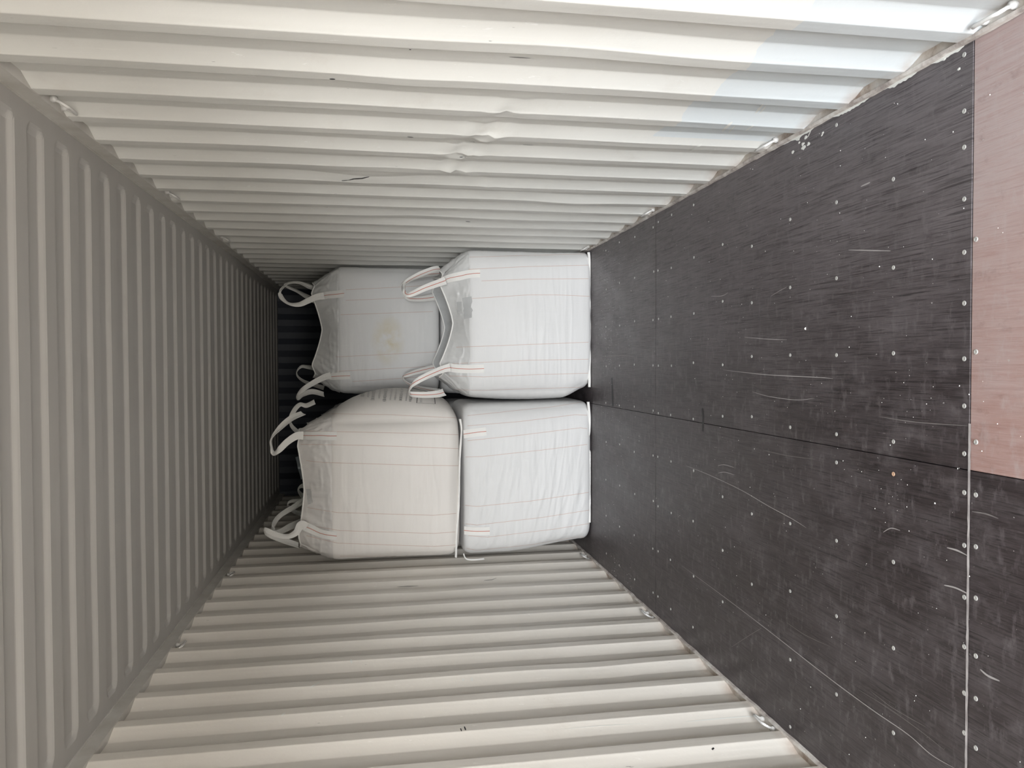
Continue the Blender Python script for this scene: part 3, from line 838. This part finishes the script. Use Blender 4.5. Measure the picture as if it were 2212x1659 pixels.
f_ = ribbon_on(A.body, [(1010, 642), (1012, 665), (1013, 688)], .075, M_FILM, 'document_pouch', A.root, off=.012, step=5, label='clear film document pouch on the front')
f_ = ribbon_on(A.body, [(994, 652), (996, 680)], .045, M_FILM, 'film_flap', A.root, off=.016, step=5)

# --- lower left, front row
D = Bag('leaning white bulk bag on the floor by the straighter wall, under the printed bag', G,
        -1.425, -.282, YF, 6.70, .002, .972, 1.0, 1.0, bulge=(.060, .0, .02, .0), xl0=-1.345, xr0=-.272, rb=.05, rt=.07, seed=2, flat_top=True, rows=150,
        wr=((0, .50, .03, .97, .0052, 19, .7, .16), (0, .95, .62, .97, .0042, 16, 1.0, -.08), (.1, .9, .05, .9, .0030, 26, .6, .1), (0, 1, .1, .9, .0015, 40, 1, 0)))
D.stitch([[(1010, 898), (1070, 892), (1125, 886), (1195, 879), (1262, 868)], [(1010, 920), (1125, 910.5), (1242, 896), (1268, 897)], [(1010, 952), (1125, 940), (1254, 924), (1268, 926)], [(1006, 987), (1042, 986), (1172, 972), (1268, 960)],
          [(1000, 1091), (1030, 1094), (1148, 1082), (1275, 1063)], [(1002, 1131), (1030, 1134), (1172, 1117.5), (1277, 1101)], [(1012, 1157), (1054, 1160), (1195, 1143), (1277, 1130)], [(1008, 1184), (1030, 1188.5), (1148, 1176), (1242, 1160), (1272, 1158)]])
D.strap([(1004, 938), (1020, 935), (1050, 932)]); D.strap([(1005, 1145), (1025, 1147), (1058, 1146)])
D.hem([(1271, 868), (1274, 900), (1273, 932), (1268, 958)], YF + .01); D.hem([(1271, 968), (1276, 985), (1279, 1030), (1281, 1080), (1282, 1120), (1284, 1128)], YF + .01, .016)
D.loop([(1002, 1196, 5.70, 1.4), (1008, 1207, 5.68, 1.4), (1025, 1209, 5.67, 1.4), (1046, 1207, 5.67, 1.4)], width=.02, red=False, m_=M_HEM)['label'] = 'loose tail of hem tape'

# --- upper left, front row
Cb = Bag('white bulk bag stacked on the leaning bag, with grey printing on its side', G,
         -1.425, -.375, YF, 6.70, 1.000, 1.925, 2.125, 2.165, lean=.075, bulge=(.050, .20, .02, .0), xl0=-1.428, xr0=-.365, rb=.09, rt=.05, seed=3, rows=150, material=M_BAGC, skirt=M_SKIRTC,
         wr=((0, .80, 1.62, 1.99, .0070, 15, .45, 0), (0, .9, 1.0, 1.8, .0024, 20, .5, 0), (0, 1, 1.1, 1.9, .0015, 40, 1, 0)), peaks=(-.74, .74))
Cb.stitch([[(706, 894), (842, 896), (985, 903)], [(660, 931), (700, 932), (889, 936), (990, 939)], [(650, 960), (795, 962), (990, 969)], [(662, 995), (700, 999), (772, 1001), (900, 1005), (990, 1006)],
           [(664, 1096), (695, 1102), (729, 1107), (830, 1110), (936, 1113), (985, 1109)], [(662, 1132), (695, 1139), (734, 1146), (936, 1152), (983, 1149)], [(662, 1157), (729, 1173), (936, 1180), (983, 1177)], [(735, 1201), (936, 1201)]])
Cb.strap([(648, 943), (690, 942), (728, 942)]); Cb.strap([(655, 1136), (680, 1146), (705, 1155), (728, 1157)])
Cb.loop([(655, 941, 5.66, 0), (640, 942, 5.65, 0), (620, 955, 5.63, 0), (602, 973, 5.62, .2), (592, 979, 5.66, .9), (587, 968, 5.70, 1.3), (586, 948, 5.74, 1.2), (605, 924, 5.80, .9), (630, 903, 5.88, .9), (655, 892, 5.94, 1.1)], red=False)
Cb.loop([(662, 1138, 5.66, 0), (650, 1133, 5.65, .2), (640, 1150, 5.63, .4), (622, 1159, 5.62, .8), (600, 1156, 5.63, .6), (576, 1146, 5.66, .2), (572, 1146, 5.70, .2), (582, 1154, 5.74, .3), (610, 1166, 5.78, .8), (645, 1178, 5.82, 1.2)], red=False)
Cb.loop([(680, 868, 6.55, .8), (662, 876, 6.55, .8), (648, 874, 6.53, .8), (636, 886, 6.5, .3), (628, 905, 6.48, .2), (630, 920, 6.48, .8), (645, 935, 6.5, .9)], red=False)
Cb.loop([(672, 1072, 6.6, .2), (655, 1082, 6.58, .2), (635, 1095, 6.56, .3), (606, 1113, 6.53, .4), (592, 1131, 6.5, .4), (592, 1146, 6.46, 1.2), (606, 1148, 6.46, .6), (630, 1136, 6.48, .2), (665, 1122, 6.52, .2)], red=False)
Cb.hem([(994, 905), (997, 925), (996, 950), (993, 1000), (992, 1060), (990, 1110), (987, 1150), (985, 1204)], YF + .012, .016)
f_ = ribbon_on(Cb.body, [(668, 1056), (670, 1072), (672, 1088)], .04, M_FILM, 'film_flap', Cb.root, off=.010, step=4)
# clear sleeve standing up behind the rim
q0, q1, q2, q3 = at(638, 988, 1, 6.55), at(649, 984, 1, 6.55), at(672, 1030, 1, 6.55), at(650, 1036, 1, 6.55)
SLV = []; SLF = []
for i in range(9):
    t = i / 8; a_ = q0.lerp(q3, t); b_ = q1.lerp(q2, t); oy = Vector((0, .012 * math.sin(t * 9), 0))
    SLV += [a_ + oy, (a_ + b_) / 2 + oy * .3, b_ + oy - Vector((0, 0, .12)) * 1]
for i in range(8):
    for j in range(2): SLF.append((3 * i + j, 3 * i + j + 1, 3 * i + 4 + j, 3 * i + 3 + j))
o_ = obj('document_sleeve', SLV, SLF, M_POUCH, Cb.root, smooth=True); o_['label'] = 'grey translucent sleeve sticking up behind the rim'
# printing on the side that faces the middle of the container (too small in the photo to read)
def ink(pts, wd, name='printed_line'): ribbon_on(Cb.body, pts, wd, M_INK, name, Cb.root, off=.003, step=2)
r_ = random.Random(3)
for i, (px, y1, wpx, big) in enumerate(((756, 851, 8, 1), (770, 852, 7, 0), (783, 857, 9, 1), (795, 858, 5, 0), (805, 864, 9, 1), (819, 860, 5, 0), (830, 867, 9, 1), (843, 864, 5, 0), (853, 864, 5, 0), (865, 865, 8, 1), (877, 866, 4, 0), (886, 867, 8, 1))):
    y = y1
    while y > 838:
        l_ = wpx * r_.uniform(.55, 1) * .5
        ink([(px - l_ - (y1 - y) * -.15, y), (px + l_ - (y1 - y) * -.15, y + .2)], .0045 if big else .003)
        y -= 1.9 if big else 1.6
ink([(900, 850), (901, 860), (900, 871)], .005, 'printed_box'); ink([(937, 856), (939, 864), (940, 873)], .005, 'printed_box'); ink([(900, 871), (920, 872), (940, 873)], .002, 'printed_box')
for k in range(6): ink([(907, 857 + k * 2.4), (912, 857.2 + k * 2.4)], .003)

# --- second row
YB = 6.78
E = Bag('white bulk bag on the floor hidden behind the front bag by the creased wall', G, -.235, .868, YB, 7.82, .002, 1.045, 1.06, 1.06, bulge=(.03, 0, .02, .03), seed=4, flat_top=True, rt=.07)
B = Bag('white bulk bag with faint yellowish stain, set back on top by the creased wall', G,
        -.235, .868, YB + .03, 7.85, 1.062, 1.925, 2.07, 2.155, lean=.12, bulge=(.050, .0, .02, .03), rb=.05, rt=.05, seed=5, material=M_BAGSTAIN,
        wr=((0, .5, 1.5, 1.95, .004, 11, .7, 0), (0, 1, 1.1, 1.9, .0015, 40, 1, 0)))
B.stitch([[(747, 626), (868, 620), (935, 616)], [(747, 649), (868, 644), (935, 641)], [(736, 680), (935, 673)], [(725, 771), (944, 760)], [(728, 802), (938, 791)], [(762, 824), (881, 816), (935, 812)]])
B.strap([(694, 640), (715, 637), (744, 634)]); B.strap([(712, 813), (735, 812), (757, 811)])
B.loop([(700, 639, 6.80, 0), (683, 642, 6.79, 0), (665, 650, 6.77, 0), (645, 658, 6.76, .4), (622, 655, 6.77, 1.0), (607, 641, 6.80, .5), (607, 626, 6.84, .9), (622, 613, 6.9, 1.3), (645, 611, 6.96, 1.2), (668, 620, 7.02, .9), (690, 625, 7.05, .9)], red=False)
B.loop([(715, 811, 6.80, 0), (700, 815, 6.79, 0), (675, 828, 6.77, 0), (655, 841, 6.76, .1), (643, 853, 6.79, .5), (643, 860, 6.85, .9), (655, 852, 6.9, .8), (675, 846, 6.95, .6), (700, 852, 7.0, .9)], red=False)
B.loop([(690, 655, 7.7, .3), (665, 642, 7.68, .3), (642, 629, 7.66, .8), (622, 620, 7.65, .8), (616, 613, 7.66, 1.2), (640, 608, 7.68, 1.3), (668, 618, 7.7, .6), (690, 628, 7.7, .5)], red=False)
B.loop([(705, 798, 7.7, .2), (690, 797, 7.7, .2), (665, 793, 7.68, .6), (651, 792, 7.66, .8), (642, 802, 7.65, 1.0), (644, 814, 7.66, 1.1), (662, 826, 7.68, 1.0), (700, 838, 7.7, .8)], red=False)
Gb = Bag('white bulk bag on the floor hidden behind the leaning bag', G, -1.42, -.33, YB, 7.82, .002, .99, 1.0, 1.0, bulge=(.03, .02, .02, 0), seed=6, flat_top=True, rt=.07)
Fb = Bag('dark shaded white bulk bag mostly hidden behind the printed bag, only its loops showing', G,
         -1.42, -.35, YB, 7.82, 1.005, 1.93, 2.06, 2.13, lean=.10, bulge=(.03, .03, .02, 0), seed=7)
Fb.loop([(678, 1052, 6.84, .3), (660, 1049, 6.83, .4), (648, 1052, 6.82, 1.0), (645, 1060, 6.82, .8), (655, 1072, 6.84, .6), (680, 1084, 6.86, .6)], red=False)
Fb.loop([(680, 1082, 6.84, .3), (655, 1083, 6.83, .5), (632, 1082, 6.82, 1.0), (622, 1088, 6.82, 1.0), (628, 1100, 6.83, .9), (650, 1110, 6.85, .9), (680, 1112, 6.87, .8)], red=False)

# faint yellowish stain on the set-back bag
k = N(M_BAGSTAIN)
bc = k.b.inputs['Base Color'].links[0].from_socket
tcs = k.n('ShaderNodeTexCoord'); vs = k.n('ShaderNodeVectorMath', operation='SUBTRACT'); k.l(tcs.outputs['Object'], vs.inputs[0])
pst = at(838, 735, 1, YB) - B.root.location
vs.inputs[1].default_value = (pst.x, pst.y, pst.z)
vm = k.n('ShaderNodeVectorMath', operation='MULTIPLY'); k.l(vs.outputs[0], vm.inputs[0]); vm.inputs[1].default_value = (1.0, .2, 1.6)
ln = k.n('ShaderNodeVectorMath', operation='LENGTH'); k.l(vm.outputs[0], ln.inputs[0])
fac = k.math('MULTIPLY', k.math('SUBTRACT', 1.0, k.math('MULTIPLY', ln.outputs['Value'], 4.0), clamp=True), k.ramp(k.noise(k.coord(), 9, 4), (0.35, 0.0), (0.6, 0.9)))
k.color(k.mix(fac, bc, (0.62, 0.53, 0.33)))
